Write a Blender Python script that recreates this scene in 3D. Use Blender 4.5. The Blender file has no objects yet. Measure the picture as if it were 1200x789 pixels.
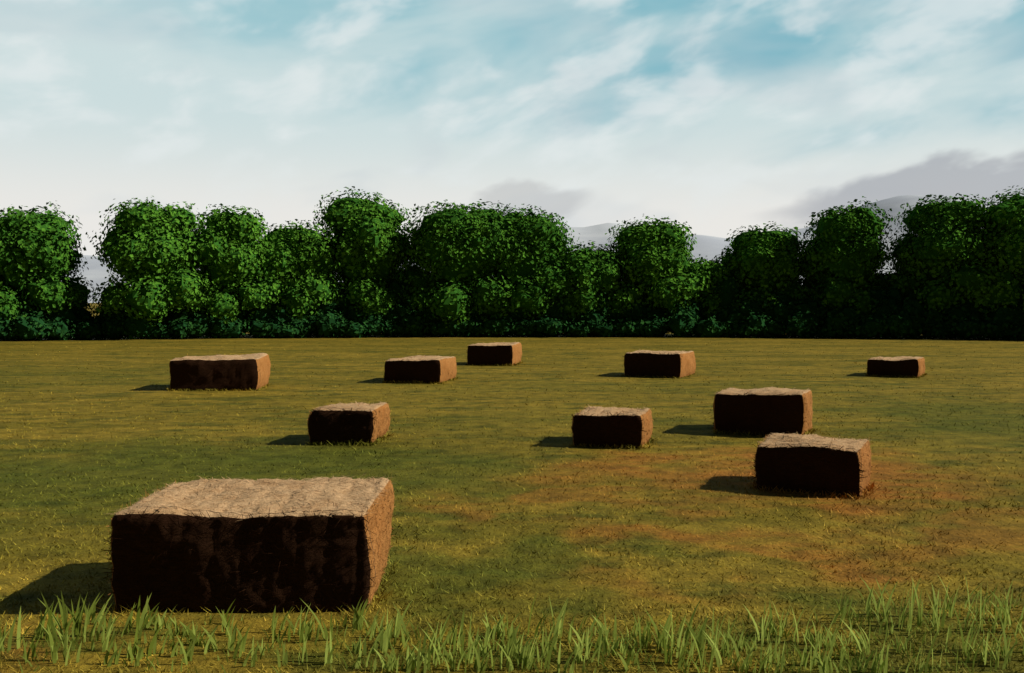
import bpy, math, random
import numpy as np
from mathutils import Vector, noise, Matrix

random.seed(7)
rng = np.random.default_rng(11)
scene = bpy.context.scene
scene.view_settings.view_transform = 'Standard'
scene.view_settings.look = 'None'
scene.view_settings.exposure = 0

# ------------------------------------------------------------ node helpers
class NT:
    def __init__(s, tree):
        s.t = tree; s.n = tree.nodes; s.l = tree.links
    def _set(s, sock, v):
        if v is None: return
        if isinstance(v, bpy.types.NodeSocket): s.l.new(v, sock)
        else: sock.default_value = v
    def math(s, op, a, b=None, c=None, clamp=False):
        n = s.n.new('ShaderNodeMath'); n.operation = op; n.use_clamp = clamp
        s._set(n.inputs[0], a); s._set(n.inputs[1], b); s._set(n.inputs[2], c)
        return n.outputs[0]
    def mapr(s, v, a, b, c=0.0, d=1.0, smooth=True):
        n = s.n.new('ShaderNodeMapRange')
        if smooth: n.interpolation_type = 'SMOOTHSTEP'
        s._set(n.inputs[0], v); s._set(n.inputs[1], a); s._set(n.inputs[2], b); s._set(n.inputs[3], c); s._set(n.inputs[4], d)
        return n.outputs[0]
    def mix(s, f, a, b, mode='MIX'):
        n = s.n.new('ShaderNodeMix'); n.data_type = 'RGBA'; n.blend_type = mode
        s._set(n.inputs[0], f)
        s._set(n.inputs[6], a if isinstance(a, bpy.types.NodeSocket) else (*a, 1)[:4])
        s._set(n.inputs[7], b if isinstance(b, bpy.types.NodeSocket) else (*b, 1)[:4])
        return n.outputs[2]
    def noise(s, vec, scale, detail=4, rough=0.55, dist=0.0):
        n = s.n.new('ShaderNodeTexNoise')
        if vec is not None: s.l.new(vec, n.inputs['Vector'])
        n.inputs['Scale'].default_value = scale; n.inputs['Detail'].default_value = detail
        n.inputs['Roughness'].default_value = rough; n.inputs['Distortion'].default_value = dist
        return n.outputs[0]
    def mapping(s, vec, loc=(0,0,0), rot=(0,0,0), scale=(1,1,1)):
        n = s.n.new('ShaderNodeMapping'); s.l.new(vec, n.inputs[0])
        n.inputs[1].default_value = loc; n.inputs[2].default_value = rot; n.inputs[3].default_value = scale
        return n.outputs[0]
    def sep(s, vec):
        n = s.n.new('ShaderNodeSeparateXYZ'); s.l.new(vec, n.inputs[0]); return n.outputs
    def bump(s, h, strength, dist):
        n = s.n.new('ShaderNodeBump'); s.l.new(h, n.inputs['Height'])
        n.inputs['Strength'].default_value = strength; n.inputs['Distance'].default_value = dist
        return n.outputs[0]
    def ellipse(s, X, Y, cx, cy, rx, ry):
        dx = s.math('DIVIDE', s.math('SUBTRACT', X, cx), rx)
        dy = s.math('DIVIDE', s.math('SUBTRACT', Y, cy), ry)
        r = s.math('SQRT', s.math('ADD', s.math('MULTIPLY', dx, dx), s.math('MULTIPLY', dy, dy)))
        return s.mapr(r, 0.35, 1.15, 1.0, 0.0)

def new_mat(name, rough=0.9, spec=0.1):
    m = bpy.data.materials.new(name); m.use_nodes = True
    b = m.node_tree.nodes['Principled BSDF']
    b.inputs['Roughness'].default_value = rough
    b.inputs['Specular IOR Level'].default_value = spec
    return m, NT(m.node_tree), b

def make_obj(name, verts, faces, mats=(), fmat=None, tint=None, smooth=False, parent=None):
    me = bpy.data.meshes.new(name)
    me.from_pydata([tuple(v) for v in verts], [], faces)
    for m in mats: me.materials.append(m)
    if fmat is not None:
        me.polygons.foreach_set('material_index', np.asarray(fmat, dtype=np.int32))
    if tint is not None:
        a = me.attributes.new('tint', 'FLOAT', 'FACE')
        a.data.foreach_set('value', np.asarray(tint, dtype=np.float32))
    if smooth:
        me.polygons.foreach_set('use_smooth', np.ones(len(me.polygons), dtype=bool))
    me.update()
    o = bpy.data.objects.new(name, me)
    scene.collection.objects.link(o)
    if parent: o.parent = parent
    return o

# ------------------------------------------------------------ field colour (shared by soil and stubble)
def field_colour(nt):
    g = nt.n.new('ShaderNodeNewGeometry')
    P = g.outputs['Position']
    flat = nt.mapping(P, scale=(1, 1, 0))
    warp = nt.n.new('ShaderNodeTexNoise'); nt.l.new(flat, warp.inputs['Vector'])
    warp.inputs['Scale'].default_value = 0.45; warp.inputs['Detail'].default_value = 3
    sub = nt.n.new('ShaderNodeVectorMath'); sub.operation = 'SUBTRACT'
    nt.l.new(warp.outputs['Color'], sub.inputs[0]); sub.inputs[1].default_value = (0.5, 0.5, 0.5)
    mul = nt.n.new('ShaderNodeVectorMath'); mul.operation = 'MULTIPLY'
    nt.l.new(sub.outputs[0], mul.inputs[0]); mul.inputs[1].default_value = (7, 9, 0)
    add = nt.n.new('ShaderNodeVectorMath'); add.operation = 'ADD'
    nt.l.new(flat, add.inputs[0]); nt.l.new(mul.outputs[0], add.inputs[1])
    X, Y, _ = nt.sep(add.outputs[0])
    st = nt.mapping(flat, rot=(0, 0, 0.12), scale=(0.28, 1.0, 1))
    n1 = nt.noise(st, 0.35, 3, 0.6, 0.6)
    n2 = nt.noise(flat, 2.2, 3, 0.65)
    n3 = nt.noise(nt.mapping(flat, scale=(0.35, 1, 1)), 1.1, 4, 0.65, 0.0)
    col = nt.mix(nt.mapr(n1, 0.36, 0.62), (0.165, 0.130, 0.015), (0.255, 0.182, 0.023))
    col = nt.mix(nt.mapr(n3, 0.48, 0.64, 0, 0.8), col, (0.092, 0.092, 0.013))
    green = None
    for (cx, cy, rx, ry, s) in [(-6.5, 17.5, 9.5, 6.0, .8), (3.8, 9.0, 3.6, 1.6, .65), (13.5, 25, 5.5, 8, .7),
                                (-0.6, 11.0, 1.8, 2.6, .75), (-22, 40, 12, 9, .35), (6, 36, 14, 4, .3), (0, 26, 9, 3, .3)]:
        e = nt.math('MULTIPLY', nt.ellipse(X, Y, cx, cy, rx, ry), s)
        green = e if green is None else nt.math('MAXIMUM', green, e)
    col = nt.mix(green, col, (0.080, 0.098, 0.012))
    orange = None
    for (cx, cy, rx, ry, s) in [(5.2, 17.6, 5.0, 3.2, .9), (3.2, 12.2, 2.8, 1.1, .7), (6.2, 13.2, 2.4, 1.2, .5), (-5.5, 8.6, 1.6, .8, .5), (1.0, 15, 2.2, 1, .5)]:
        e = nt.math('MULTIPLY', nt.ellipse(X, Y, cx, cy, rx, ry), s)
        orange = e if orange is None else nt.math('MAXIMUM', orange, e)
    orange = nt.math('MULTIPLY', orange, nt.mapr(n3, 0.36, 0.54, 0.3, 1.0))
    col = nt.mix(orange, col, (0.300, 0.125, 0.022))
    col = nt.mix(nt.mapr(n2, 0.3, 0.7, 0.0, 1.0), nt.mix(1.0, col, (0.68, 0.70, 0.7), 'MULTIPLY'),
                 nt.mix(1.0, col, (1.26, 1.24, 1.2), 'MULTIPLY'))
    return P, flat, col

m_ground, nt, b = new_mat('field_soil_and_grass', 0.95, 0.05)
P, flat, col = field_colour(nt)
fine = nt.noise(flat, 14, 3, 0.7)
col = nt.mix(nt.mapr(fine, 0.35, 0.65, 0.0, 0.45), col, nt.mix(1.0, col, (0.45, 0.42, 0.5), 'MULTIPLY'))
nt.l.new(col, b.inputs['Base Color'])
nt.l.new(nt.bump(fine, 0.5, 0.07), b.inputs['Normal'])

m_stub, nt, b = new_mat('stubble_blades', 0.8, 0.1)
P, flat, col = field_colour(nt)
at = nt.n.new('ShaderNodeAttribute'); at.attribute_name = 'tint'
col = nt.mix(at.outputs['Fac'], nt.mix(1.0, col, (1.1, 1.2, 1.1), 'MULTIPLY'), nt.mix(1.0, col, (2.1, 2.05, 2.3), 'MULTIPLY'))
nt.l.new(col, b.inputs['Base Color'])

m_tall, nt, b = new_mat('tall_grass_blades', 0.7, 0.1)
at = nt.n.new('ShaderNodeAttribute'); at.attribute_name = 'tint'
col = nt.mix(at.outputs['Fac'], (0.15, 0.20, 0.020), (0.40, 0.49, 0.10))
nt.l.new(col, b.inputs['Base Color'])
tr = nt.n.new('ShaderNodeBsdfTranslucent'); nt.l.new(col, tr.inputs[0])
mx = nt.n.new('ShaderNodeMixShader'); mx.inputs[0].default_value = 0.4
out = nt.n['Material Output']
nt.l.new(b.outputs[0], mx.inputs[1]); nt.l.new(tr.outputs[0], mx.inputs[2]); nt.l.new(mx.outputs[0], out.inputs[0])

def leaf_mat(name, dark, light):
    m = bpy.data.materials.new(name); m.use_nodes = True
    nt = NT(m.node_tree); nt.n.remove(nt.n['Principled BSDF'])
    df = nt.n.new('ShaderNodeBsdfDiffuse')
    at = nt.n.new('ShaderNodeAttribute'); at.attribute_name = 'tint'
    nt.l.new(nt.mix(at.outputs['Fac'], dark, light), df.inputs[0])
    nt.l.new(df.outputs[0], nt.n['Material Output'].inputs[0])
    return m
m_leaf = leaf_mat('tree_leaves', (0.034, 0.120, 0.016), (0.105, 0.270, 0.028))
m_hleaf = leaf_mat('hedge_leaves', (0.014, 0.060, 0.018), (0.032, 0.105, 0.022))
m_bark, nt, b = new_mat('bark', 0.95, 0.05)
g = nt.n.new('ShaderNodeNewGeometry')
nn = nt.noise(nt.mapping(g.outputs['Position'], scale=(4, 4, 0.8)), 2, 5)
nt.l.new(nt.mix(nn, (0.025, 0.017, 0.012), (0.09, 0.065, 0.045)), b.inputs['Base Color'])
nt.l.new(nt.bump(nn, 0.8, 0.05), b.inputs['Normal'])

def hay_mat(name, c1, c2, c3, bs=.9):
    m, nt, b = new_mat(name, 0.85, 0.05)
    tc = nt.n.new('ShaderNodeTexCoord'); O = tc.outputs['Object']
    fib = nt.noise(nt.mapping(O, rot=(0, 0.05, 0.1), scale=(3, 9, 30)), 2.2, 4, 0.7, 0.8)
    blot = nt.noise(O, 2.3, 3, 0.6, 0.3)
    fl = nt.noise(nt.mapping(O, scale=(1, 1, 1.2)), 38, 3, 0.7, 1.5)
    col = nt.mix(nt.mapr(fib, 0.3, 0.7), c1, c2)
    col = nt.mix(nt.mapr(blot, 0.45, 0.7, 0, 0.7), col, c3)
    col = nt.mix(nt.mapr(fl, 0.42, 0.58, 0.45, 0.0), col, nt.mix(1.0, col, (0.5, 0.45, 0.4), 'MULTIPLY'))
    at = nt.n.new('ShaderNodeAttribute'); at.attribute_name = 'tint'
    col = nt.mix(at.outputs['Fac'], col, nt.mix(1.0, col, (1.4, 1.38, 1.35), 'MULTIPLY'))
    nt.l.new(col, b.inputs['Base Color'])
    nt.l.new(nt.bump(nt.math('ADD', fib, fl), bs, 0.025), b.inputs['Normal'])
    return m
m_top = hay_mat('hay_bleached_lit_top', (0.50, 0.32, 0.165), (0.64, 0.43, 0.24), (0.56, 0.34, 0.165), .6)  # bleached tan, lightened further in the colour as the sunlit top
m_end = hay_mat('hay_lit_end', (0.32, 0.140, 0.040), (0.48, 0.230, 0.072), (0.38, 0.16, 0.044), .7)  # lit copy of the hay: sunlit end tone put into the colour
m_side = hay_mat('hay_shaded_side', (0.030, 0.014, 0.007), (0.050, 0.022, 0.011), (0.038, 0.015, 0.007), .4)  # shaded copy of the hay: long faces' shade painted into the colour
m_twine, nt, b = new_mat('twine', 0.7, 0.2)
g = nt.n.new('ShaderNodeNewGeometry')
nt.l.new(nt.mix(nt.noise(g.outputs['Position'], 60, 2), (0.16, 0.09, 0.045), (0.28, 0.18, 0.1)), b.inputs['Base Color'])

# ------------------------------------------------------------ ground
def gz(x, y):
    f = min(1.0, max(0.0, (abs(y) - 4) / 20))
    return 0.02 * noise.noise(Vector((x * .4, y * .4, 0))) + 0.05 * f * noise.noise(Vector((x * .06, y * .06, 3)))
xs = np.concatenate([-np.geomspace(4000, 62, 16), np.arange(-60, 60.1, 0.8), np.geomspace(62, 4000, 16)])
ys = np.concatenate([-np.geomspace(400, 12, 8), np.arange(-10, 100.1, 0.8), np.geomspace(104, 5000, 18)])
V = [(x, y, gz(x, y) if abs(x) < 70 and -12 < y < 110 else 0.0) for y in ys for x in xs]
nx = len(xs)
F = [(j * nx + i, j * nx + i + 1, (j + 1) * nx + i + 1, (j + 1) * nx + i) for j in range(len(ys) - 1) for i in range(nx - 1)]
make_obj('ground', V, F, [m_ground], smooth=True)

# ------------------------------------------------------------ hay bales  (near-right corner x, y, length, depth, height, yaw deg clockwise)
BALES = [(-1.52, 9.81, 2.68, 1.85, 1.05, 0, 1.0),
         (-9.33, 34.2, 3.10, 2.60, 1.15, -5, .3), (-2.86, 37.0, 2.30, 2.60, .92, 11.4, .3),
         (0.0, 47.1, 2.29, 2.60, 1.04, 10.6, .25), (7.07, 39.5, 2.45, 2.40, 1.04, 26, .3),
         (17.1, 39.5, 2.01, 2.10, .78, 31, .3), (-3.20, 21.35, 1.45, 1.60, .77, 4.9, .5),
         (2.87, 20.74, 1.52, 1.50, .72, 16.6, .5), (6.93, 22.3, 2.09, 1.75, 1.02, 24.6, .5),
         (5.78, 15.5, 1.72, 1.35, .81, 27.5, .7)]
OCC = []
for k, (cx, cy, w, D, h, yaw, lod) in enumerate(BALES):
    th = math.radians(yaw)
    ex = Vector((math.cos(th), -math.sin(th), 0)); ey = Vector((math.sin(th), math.cos(th), 0))
    C = Vector((cx, cy, 0)) - ex * w / 2 + ey * D / 2
    OCC.append((C, ex, ey, w / 2, D / 2))
    root = bpy.data.objects.new('hay_bale', None); scene.collection.objects.link(root)
    root.location = (C.x, C.y, 0); root.rotation_euler = (0, 0, -th)
    hx, hy, hz = w / 2, D / 2, h / 2 + 0.02
    r = 0.085
    so = Vector((k * 7.3, k * 3.1, k * 1.7))
    def shape(p, nrm=None):
        p = Vector(p)
        q = Vector((max(-hx + r, min(hx - r, p.x)), max(-hy + r, min(hy - r, p.y)), max(-hz + r, min(hz - r, p.z))))
        d = p - q
        if d.length > 1e-6: d.normalize()
        s = q + d * r
        n1 = noise.noise(s * 1.1 + so); n2 = noise.noise(s * 4.0 + so); n3 = noise.noise(s * 13 + so)
        s = s + d * (0.065 * n1 + 0.03 * n2 + 0.014 * n3)
        fl = abs(math.sin((s.x + 0.04 * n1) * math.pi / 0.30))
        s = s - d * 0.018 * (1 - fl) ** 4
        s.x += 0.05 * (s.z / hz) * noise.noise(so + Vector((1, 2, 3))) + 0.05 * math.copysign(1, s.x) * (1 - (s.z / hz) ** 2) * (abs(s.x) / hx) ** 3
        s.z += 0.035 * noise.noise(Vector((s.x * .8, s.y * .8, 0)) + so) + 0.02 * s.x / hx
        return s, d
    verts, faces, fmat = [], [], []
    step = 0.035 if lod > .9 else (0.06 if lod > .4 else 0.1)
    def grid(origin, u, v, lu, lv, mi):
        nu, nv = max(4, int(lu / step)), max(4, int(lv / step))
        b0 = len(verts)
        for j in range(nv + 1):
            for i in range(nu + 1):
                verts.append(shape(origin + u * (lu * i / nu) + v * (lv * j / nv))[0])
        for j in range(nv):
            for i in range(nu):
                a = b0 + j * (nu + 1) + i
                faces.append((a, a + 1, a + nu + 2, a + nu + 1)); fmat.append(mi)
    X, Y, Z = Vector((1, 0, 0)), Vector((0, 1, 0)), Vector((0, 0, 1))
    A = Vector((-hx, -hy, -hz))
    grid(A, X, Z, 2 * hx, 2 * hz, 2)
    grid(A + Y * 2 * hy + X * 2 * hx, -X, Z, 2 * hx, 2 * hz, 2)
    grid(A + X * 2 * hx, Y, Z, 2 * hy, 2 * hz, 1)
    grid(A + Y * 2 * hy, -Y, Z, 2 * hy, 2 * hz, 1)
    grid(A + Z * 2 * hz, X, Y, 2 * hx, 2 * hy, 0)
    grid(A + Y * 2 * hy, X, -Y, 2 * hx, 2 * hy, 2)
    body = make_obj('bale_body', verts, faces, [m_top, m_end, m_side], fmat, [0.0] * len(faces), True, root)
    body.location = (0, 0, h / 2 - 0.01)
    sv, sf, sm, stn = [], [], [], []
    N = int(6500 * lod * lod) + 300
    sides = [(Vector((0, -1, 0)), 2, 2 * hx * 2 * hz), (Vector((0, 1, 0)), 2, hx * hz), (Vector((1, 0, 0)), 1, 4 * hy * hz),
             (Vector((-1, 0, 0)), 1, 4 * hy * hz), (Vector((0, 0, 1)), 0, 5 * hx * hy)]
    wts = [s[2] for s in sides]
    for _ in range(N):
        n, mi, _a = random.choices(sides, wts)[0]
        p = Vector((random.uniform(-hx, hx), random.uniform(-hy, hy), random.uniform(-hz, hz)))
        for ax in range(3):
            if n[ax] != 0: p[ax] = n[ax] * (hx, hy, hz)[ax]
        s, d = shape(p)
        t = Vector((random.gauss(0, 1), random.gauss(0, 1), random.gauss(0, .6)))
        t -= n * t.dot(n); t.normalize()
        lift = random.uniform(0.0, 0.12) if random.random() < .93 else random.uniform(.2, .7)
        L = random.uniform(0.04, 0.14) * (1 if lod > .4 else 1.1)
        wd = random.uniform(0.002, 0.0042) / max(lod, .4)
        sd = n.cross(t) * wd
        a = s + n * 0.002; m_ = s + t * L * .5 + n * (0.003 + lift * L * .5); e = s + t * L + n * (lift * L * .8)
        i0 = len(sv)
        sv += [a - sd, a + sd, m_ + sd, m_ - sd, e + sd * .5, e - sd * .5]
        sf += [(i0, i0 + 1, i0 + 2, i0 + 3), (i0 + 3, i0 + 2, i0 + 4, i0 + 5)]
        tt = random.random() ** 1.2
        sm += [mi, mi]; stn += [tt, tt]
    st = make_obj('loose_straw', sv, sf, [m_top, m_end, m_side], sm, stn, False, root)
    st.location = body.location
    tv, tf = [], []
    nl = 4 if D < 1.6 else 5
    for q in range(nl):
        yy = -hy + D * (q + .5) / nl
        path = []
        for i in range(41): path.append(Vector((-hx + 2 * hx * i / 40, yy, hz)))
        for i in range(1, 21): path.append(Vector((hx, yy, hz - 2 * hz * i / 20)))
        for i in range(1, 41): path.append(Vector((hx - 2 * hx * i / 40, yy, -hz)))
        for i in range(1, 20): path.append(Vector((-hx, yy, -hz + 2 * hz * i / 20)))
        pts = []
        for p in path:
            s, d = shape(p); pts.append((s + d * 0.001, d))
        n_ = len(pts); rr = 0.0045
        for i, (s, d) in enumerate(pts):
            dd = Vector((d.x, 0, d.z)).normalized() if Vector((d.x, 0, d.z)).length > .01 else d
            for (a, c) in ((-1, 0), (0, 1), (1, 0), (0, -1)):
                tv.append(s + Vector((0, 1, 0)) * a * rr + dd * c * rr)
        for i in range(n_):
            j = (i + 1) % n_
            for c in range(4):
                tf.append((i * 4 + c, i * 4 + (c + 1) % 4, j * 4 + (c + 1) % 4, j * 4 + c))
    tw = make_obj('twine', tv, tf, [m_twine], smooth=True, parent=root); tw.location = body.location

def blocked(x, y, pad=0.02):
    for (C, ex, ey, a, b_) in OCC:
        d = Vector((x - C.x, y - C.y, 0))
        if abs(d.dot(ex)) < a - pad and abs(d.dot(ey)) < b_ - pad: return True
    return False

# ------------------------------------------------------------ grass stubble over the field
verts, faces, tint = [], [], []
def stub(x, y, hs=1.0):
    cl = noise.noise(Vector((x * .5, y * .5, 9)))
    if cl < -0.25 and random.random() < .5: return
    hgt = random.uniform(0.02, 0.07) * (1 + .6 * cl) * hs
    wd = 0.0035 + 0.00055 * y
    a = random.uniform(0, math.pi * 2)
    dx, dy = math.cos(a) * wd, math.sin(a) * wd
    lx, ly = random.gauss(0, .9) * hgt, random.gauss(0, .9) * hgt
    z = gz(x, y) - .01
    i0 = len(verts)
    verts.extend([(x - dx, y - dy, z), (x + dx, y + dy, z), (x + lx, y + ly, z + hgt)])
    faces.append((i0, i0 + 1, i0 + 2)); tint.append(random.random() ** 1.4)
N = 80000
inv = rng.uniform(1 / 75, 1 / 6.5, N); dist = 1 / inv
xx = rng.uniform(-0.8, 0.8, N) * dist
for x, y in zip(xx, dist):
    if not blocked(x, y): stub(x, y)
for (C, ex, ey, a, b_) in OCC:
    for _ in range(420):
        u = random.uniform(-1, 1); side = random.choice((0, 0, 1, 2))
        o = abs(random.gauss(0, .07))
        if side == 0: p = C + ex * u * a - ey * (b_ + o)
        elif side == 1: p = C + ex * (a + o) + ey * u * b_
        else: p = C - ex * (a + o) + ey * u * b_
        stub(p.x, p.y, 2.0)
make_obj('stubble', verts, faces, [m_stub], None, tint)

# ------------------------------------------------------------ tall foreground grass
verts, faces, tint = [], [], []
def blade(x, y, h, wd, lean, az, t, face=None):
    z0 = gz(x, y) - .02
    fa = random.uniform(-.6, .6) if face is None else face
    sx, sy = math.cos(fa) * wd, math.sin(fa) * wd
    i0 = len(verts); S = 5
    for s in range(S + 1):
        u = s / S
        off = lean * h * u ** 1.8
        px, py = x + math.cos(az) * off, y + math.sin(az) * off
        ww = (1 - u) ** .6 * (0.75 + .5 * math.sin(u * 2.6)) if s < S else 0.02
        verts.append((px - sx * ww, py - sy * ww, z0 + h * u * (1 - .12 * lean * u)))
        verts.append((px + sx * ww, py + sy * ww, z0 + h * u * (1 - .12 * lean * u)))
    for s in range(S):
        a = i0 + 2 * s
        faces.append((a, a + 1, a + 3, a + 2)); tint.append(t)
x = -8.0
while x < 8.0:
    left = x < -1.4
    x += random.uniform(0.02, 0.055) * (1.6 if left else 1)
    clump = noise.noise(Vector((x * 1.4, 0.7, 0)))
    y = random.uniform(8.1, 9.15)
    if x > 3.4: y = random.uniform(8.1, 9.9)
    if -4.6 < x < -1.3: y = random.uniform(8.3, 9.5)
    big = random.uniform(.6, 1.2) * (1 + .5 * clump)
    tc_ = random.uniform(.2, 1.0) * (0.75 if left else 1)
    for _ in range(random.randint(2, 6)):
        h = random.uniform(.18, .40) * big
        blade(x + random.gauss(0, .05), y + random.gauss(0, .05), h, random.uniform(.009, .022),
              random.uniform(.05, .55), random.gauss(0.1, .7) if random.random() < .8 else math.pi, max(0, min(1, tc_ + random.uniform(-.25, .3))),
              random.uniform(.2, 1.1))
    for _ in range(random.randint(4, 8)):
        blade(x + random.gauss(0, .14), y + random.gauss(0, .25), random.uniform(.06, .18), random.uniform(.004, .010),
              random.uniform(.2, .9), random.uniform(0, 6.28), random.uniform(0, .7))
make_obj('tall_grass', verts, faces, [m_tall], None, tint)

# ------------------------------------------------------------ trees
def tube(verts, faces, fm, tn, p0, p1, r0, r1, bend=None, seg=5, sides=7):
    p0, p1 = Vector(p0), Vector(p1)
    ax = (p1 - p0).normalized(); up = Vector((0, 1, 0)) if abs(ax.y) < .9 else Vector((1, 0, 0))
    u = ax.cross(up).normalized(); v = ax.cross(u)
    b0 = len(verts); bend = bend or Vector((0, 0, 0))
    for s in range(seg + 1):
        t = s / seg; c = p0.lerp(p1, t) + bend * math.sin(t * math.pi); rr = r0 + (r1 - r0) * t
        for k in range(sides):
            a = 2 * math.pi * k / sides
            verts.append(c + (u * math.cos(a) + v * math.sin(a)) * rr)
    for s in range(seg):
        for k in range(sides):
            a = b0 + s * sides + k; b = b0 + s * sides + (k + 1) % sides
            faces.append((a, b, b + sides, a + sides)); fm.append(0); tn.append(0)

def leaves(verts, faces, fm, tn, c, R, n, size, mi=1, jit=.32, hue=0.0):
    """leaf sprays over a lobe, concentrated near its skin"""
    c = Vector(c)
    d = rng.normal(size=(n, 3)); d /= np.linalg.norm(d, axis=1)[:, None]
    rad = 1 - 0.36 * rng.uniform(0, 1, n) ** 2.4 + rng.normal(0, .04, n)
    J = rng.normal(size=(n, 3)) * jit; K = rng.normal(size=(n, 3)); U = rng.uniform(size=(n, 3))
    for i in range(n):
        dv = Vector(d[i])
        w = (1 + .38 * noise.noise(c + dv * 1.7) + .18 * noise.noise(c + dv * 4.5)) * rad[i]
        p = c + Vector((dv.x * R[0] * w, dv.y * R[1] * w, dv.z * R[2] * w))
        nr = (dv + Vector(J[i]) + Vector((0, 0, .2))).normalized()
        t = nr.cross(Vector(K[i])).normalized(); s = nr.cross(t)
        L = size * (.55 + .75 * U[i, 0]); W = L * (.5 + .4 * U[i, 1])
        i0 = len(verts)
        verts += [p - t * L * .5, p + s * W * .5 + nr * .03, p + t * L * .5 - nr * .05, p - s * W * .5 + nr * .02]
        faces.append((i0, i0 + 1, i0 + 2, i0 + 3)); fm.append(mi)
        tn.append(min(1, max(0, .5 + (U[i, 2] - .5) * .6 + hue + .45 * noise.noise(p * .8))))

def core(verts, faces, fm, tn, c, R, mi=1, nu=10, nv=6):
    """dense inner foliage mass that leaves sit around"""
    c = Vector(c); b0 = len(verts)
    for j in range(nv + 1):
        ph = math.pi * j / nv
        for i in range(nu):
            a = 2 * math.pi * i / nu
            dv = Vector((math.sin(ph) * math.cos(a), math.sin(ph) * math.sin(a), math.cos(ph)))
            w = .74 * (1 + .38 * noise.noise(c + dv * 1.7) + .25 * noise.noise(c + dv * 4.5))
            verts.append(c + Vector((dv.x * R[0] * w, dv.y * R[1] * w, dv.z * R[2] * w)))
    for j in range(nv):
        for i in range(nu):
            a = b0 + j * nu + i; b = b0 + j * nu + (i + 1) % nu
            faces.append((a, a + nu, b + nu, b)); fm.append(mi); tn.append(0.0)

def tree(x, y, H, r, seed):
    random.seed(seed)
    hue = random.uniform(-.2, .25)
    vs, fs, fm, tn = [], [], [], []
    fork = Vector((random.uniform(-.3, .3), random.uniform(-.3, .3), H * .30))
    tube(vs, fs, fm, tn, (0, 0, -.2), fork, .040 * H * .8, .028 * H * .8, Vector((.1, 0, 0)), 5, 9)
    lobes = [(Vector((random.uniform(-.3, .3), 0, H * .57)), (r * .84, r * .76, H * .35))]
    n1 = 8
    for i in range(n1):                         # lower skirt
        a = i * 2 * math.pi / n1 + random.uniform(-.3, .3); lr = r * random.uniform(.36, .5)
        lobes.append((Vector((math.cos(a) * r * .70, math.sin(a) * r * .60, H * random.uniform(.20, .40))), (lr, lr, lr * .9)))
    n2 = 5
    for i in range(n2):                         # shoulders
        a = i * 2 * math.pi / n2 + .4 + random.uniform(-.35, .35); lr = r * random.uniform(.40, .60)
        lobes.append((Vector((math.cos(a) * r * .50, math.sin(a) * r * .42, H * random.uniform(.56, .68))), (lr, lr, lr * random.uniform(.75, .95))))
    for i in range(2):                          # domed top
        a = i * 3.1 + random.uniform(-.7, .7); lr = r * random.uniform(.50, .64); lz = lr * .75
        lobes.append((Vector((math.cos(a) * r * .22, math.sin(a) * r * .2, H - lz - random.uniform(0, .5))), (lr * 1.1, lr, lz)))
    for c, R in lobes:
        tube(vs, fs, fm, tn, fork + Vector((0, 0, random.uniform(-1, .3))), c, .10 + .006 * H, .03,
             Vector((random.uniform(-.3, .3), random.uniform(-.3, .3), -.2)), 4, 5)
        n = int(115 * R[0] * max(R[1], R[2])) + 130
        core(vs, fs, fm, tn, c, R)
        leaves(vs, fs, fm, tn, c, R, n, .38, hue=hue)
    for _ in range(40):                         # ragged sprigs on the outline
        c, R = random.choice(lobes)
        d = Vector((random.gauss(0, 1), random.gauss(0, 1), random.gauss(.4, 1))).normalized()
        leaves(vs, fs, fm, tn, c + Vector((d.x * R[0], d.y * R[1], d.z * R[2])) * random.uniform(1.0, 1.1), (.38, .38, .28), 8, .27, hue=hue)
    o = make_obj('broadleaf_tree', vs, fs, [m_bark, m_leaf], fm, tn)
    o.location = (x, y, 0)

TREES = [(-61, 73, 12.3, 6.2), (-50.5, 76, 11.7, 5.6), (-41.0, 80, 11.5, 4.6), (-31.0, 82, 12.2, 5.0), (-25.0, 84, 11.7, 4.4), (-19.8, 86.5, 10.4, 4.6),
         (-14.0, 88, 13.3, 5.0), (-4.6, 88, 12.7, 5.6), (1.2, 88.5, 12.2, 5.2), (7.2, 87.5, 8.7, 4.0), (13.2, 88, 11.2, 4.6),
         (18.2, 88, 7.6, 3.6), (23.6, 88, 10.5, 4.6), (30.6, 86, 12.1, 4.5), (38.6, 84, 12.7, 4.9), (45.2, 83, 13.2, 5.8),
         (53.5, 79, 12.2, 5.8), (63, 76, 12.8, 6)]
for i, t in enumerate(TREES): tree(*t, 100 + i)

# understory thicket closing the foot of the wood
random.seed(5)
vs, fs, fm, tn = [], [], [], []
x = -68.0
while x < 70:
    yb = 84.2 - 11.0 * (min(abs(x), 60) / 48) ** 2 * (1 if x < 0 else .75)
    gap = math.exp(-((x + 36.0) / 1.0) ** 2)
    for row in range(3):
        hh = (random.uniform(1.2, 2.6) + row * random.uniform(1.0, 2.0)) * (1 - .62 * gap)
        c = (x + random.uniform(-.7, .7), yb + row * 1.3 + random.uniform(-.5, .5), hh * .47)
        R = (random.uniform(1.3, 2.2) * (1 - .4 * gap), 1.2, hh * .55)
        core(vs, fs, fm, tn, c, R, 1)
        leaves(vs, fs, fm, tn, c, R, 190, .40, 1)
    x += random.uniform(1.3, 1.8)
make_obj('hedge', vs, fs, [m_bark, m_hleaf], fm, tn)

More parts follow.
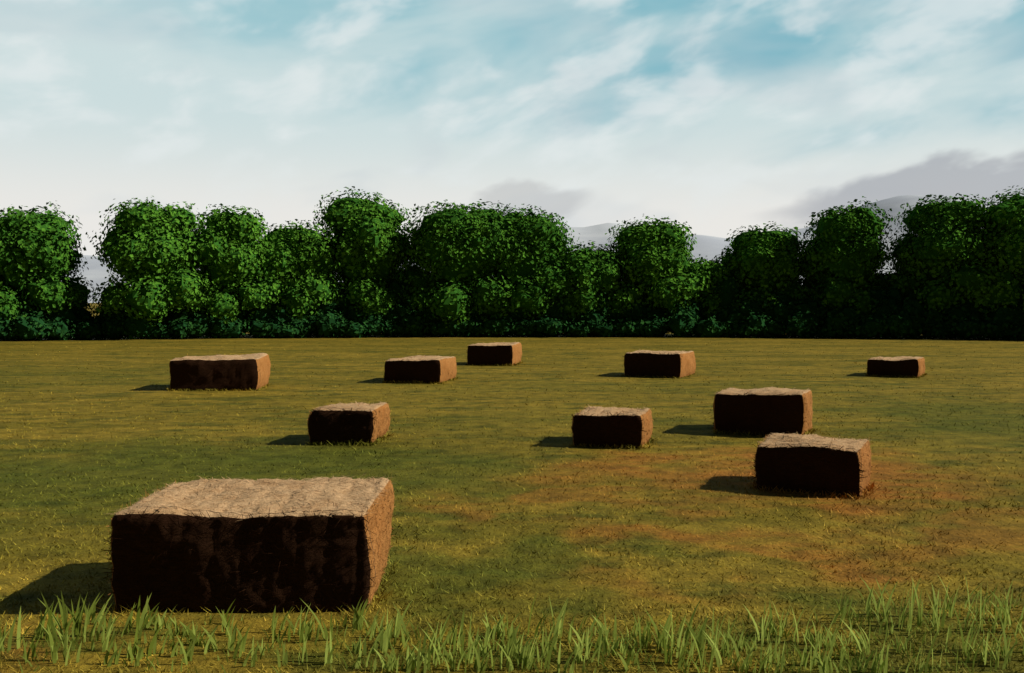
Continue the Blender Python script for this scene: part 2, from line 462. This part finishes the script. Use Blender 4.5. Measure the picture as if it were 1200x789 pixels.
# ------------------------------------------------------------ distant hills
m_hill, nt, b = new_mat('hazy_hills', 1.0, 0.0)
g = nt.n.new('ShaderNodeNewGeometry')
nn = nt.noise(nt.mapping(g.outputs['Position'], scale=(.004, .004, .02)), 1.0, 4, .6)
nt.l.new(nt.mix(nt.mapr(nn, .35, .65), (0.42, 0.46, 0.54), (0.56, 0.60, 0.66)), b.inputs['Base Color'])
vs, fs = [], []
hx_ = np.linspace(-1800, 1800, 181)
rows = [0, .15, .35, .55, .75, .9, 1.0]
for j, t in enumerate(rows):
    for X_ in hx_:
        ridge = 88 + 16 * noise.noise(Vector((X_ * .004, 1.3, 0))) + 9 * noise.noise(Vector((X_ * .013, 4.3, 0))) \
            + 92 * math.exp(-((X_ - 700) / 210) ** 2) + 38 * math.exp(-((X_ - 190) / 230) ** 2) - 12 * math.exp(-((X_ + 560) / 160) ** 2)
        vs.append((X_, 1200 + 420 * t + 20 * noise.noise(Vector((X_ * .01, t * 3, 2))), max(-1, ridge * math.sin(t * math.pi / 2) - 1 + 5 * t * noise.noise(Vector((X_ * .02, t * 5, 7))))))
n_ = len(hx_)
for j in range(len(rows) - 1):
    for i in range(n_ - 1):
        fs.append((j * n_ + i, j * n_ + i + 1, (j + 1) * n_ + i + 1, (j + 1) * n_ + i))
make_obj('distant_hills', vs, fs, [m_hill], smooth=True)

# ------------------------------------------------------------ sky + sun
EL, AZ = math.radians(36), math.radians(0)
sdir = Vector((math.cos(EL) * math.cos(AZ), math.cos(EL) * math.sin(AZ), math.sin(EL)))
w = bpy.data.worlds.new('World'); scene.world = w; w.use_nodes = True
nt = NT(w.node_tree)
bg = nt.n['Background']; bg.inputs[1].default_value = 0.1
sky = nt.n.new('ShaderNodeTexSky'); sky.sky_type = 'NISHITA'; sky.sun_disc = False
sky.sun_elevation = EL; sky.sun_rotation = math.pi / 2 - AZ
tc = nt.n.new('ShaderNodeTexCoord'); Dv = tc.outputs['Generated']
dx, dy, dz = nt.sep(Dv)
S = 10.0
def c(r, g_, b_): return (r * S, g_ * S, b_ * S)
slant = nt.mapping(nt.mapping(Dv, rot=(0, math.radians(10), 0)), scale=(2.6, 2.6, 7.5))
slant2 = nt.mapping(nt.mapping(Dv, loc=(.3, 0, .1), rot=(0, math.radians(14), 0)), scale=(5, 5, 11))
nA = nt.noise(slant, 1.6, 4, .5, .25)
nB = nt.noise(slant2, 1.9, 4, .5, .2)
nC = nt.noise(nt.mapping(Dv, scale=(3, 3, 6)), 1.6, 3, .55, .4)
blue = nt.mix(nt.mapr(dx, -.45, .45), (*c(.36, .60, .65),), c(.16, .45, .54))
blue = nt.mix(0.08, blue, sky.outputs[0])
haze = nt.mix(nt.mapr(dz, .07, .20), c(.82, .805, .77), c(.60, .72, .73))
upf = nt.math('ADD', nt.mapr(dz, .13, .31, 0, 1.0, False), nt.math('MULTIPLY', dx, .28))
bf = nt.mapr(nt.math('ADD', upf, nt.math('MULTIPLY', nt.math('SUBTRACT', nA, .5), 1.9)), .25, 1.08)
col = nt.mix(bf, haze, blue)
wf = nt.math('MULTIPLY', nt.mapr(nB, .46, .68), nt.mapr(dz, .07, .17, .2, .7))
col = nt.mix(wf, col, c(.78, .83, .83))
gf = nt.math('MULTIPLY', nt.mapr(nC, .52, .68), nt.mapr(dz, .05, .30, .4, .2))
col = nt.mix(gf, col, c(.52, .59, .64))
def bank(cx, cz_, rx, rz, edge):
    ddx = nt.math('DIVIDE', nt.math('SUBTRACT', dx, cx), rx)
    zz = nt.math('ADD', dz, nt.math('MULTIPLY', nt.math('SUBTRACT', nB, .5), edge))
    ddz = nt.math('DIVIDE', nt.math('SUBTRACT', zz, nt.math('ADD', cz_, nt.math('MULTIPLY', nt.math('SUBTRACT', dx, cx), .14))), rz)
    rr = nt.math('SQRT', nt.math('ADD', nt.math('MULTIPLY', ddx, ddx), nt.math('MULTIPLY', ddz, ddz)))
    f = nt.mapr(rr, .6, 1.0, 1.0, 0.0)
    return nt.math('MULTIPLY', f, nt.mapr(dy, 0.0, 0.3))
col = nt.mix(nt.math('MULTIPLY', bank(.45, .108, .22, .032, .08), .75), col, c(.37, .39, .43))
col = nt.mix(nt.math('MULTIPLY', bank(.01, .100, .085, .026, .06), .55), col, c(.48, .49, .50))
# unseen sky behind (south) dimmed to keep bale fronts dark; toned-down blue overhead
col = nt.mix(nt.mapr(dz, .36, .75), col, nt.mix(1.0, sky.outputs[0], (.50, .55, .52), 'MULTIPLY'))
south = nt.mapr(dy, -.25, .60, .09, 1.0)
comb = nt.n.new('ShaderNodeCombineXYZ')
for i in range(3): nt.l.new(south, comb.inputs[i])
col = nt.mix(1.0, col, comb.outputs[0], 'MULTIPLY')
nt.l.new(col, bg.inputs[0])
w.cycles.sampling_method = 'MANUAL'; w.cycles.sample_map_resolution = 256

sl = bpy.data.lights.new('sun', 'SUN'); sl.energy = 5.0; sl.angle = math.radians(.5); sl.color = (1, .93, .80)
so_ = bpy.data.objects.new('sun', sl); scene.collection.objects.link(so_)
so_.rotation_euler = (-sdir).to_track_quat('-Z', 'Y').to_euler(); so_.location = (30, 10, 40)

# ------------------------------------------------------------ camera
cam = bpy.data.cameras.new('camera'); cam.lens = 33; cam.sensor_width = 36; cam.clip_end = 12000
co = bpy.data.objects.new('camera', cam); scene.collection.objects.link(co)
co.location = (0, 0, 3.3); co.rotation_euler = (math.radians(90 - 2.21), 0, 0)
scene.camera = co
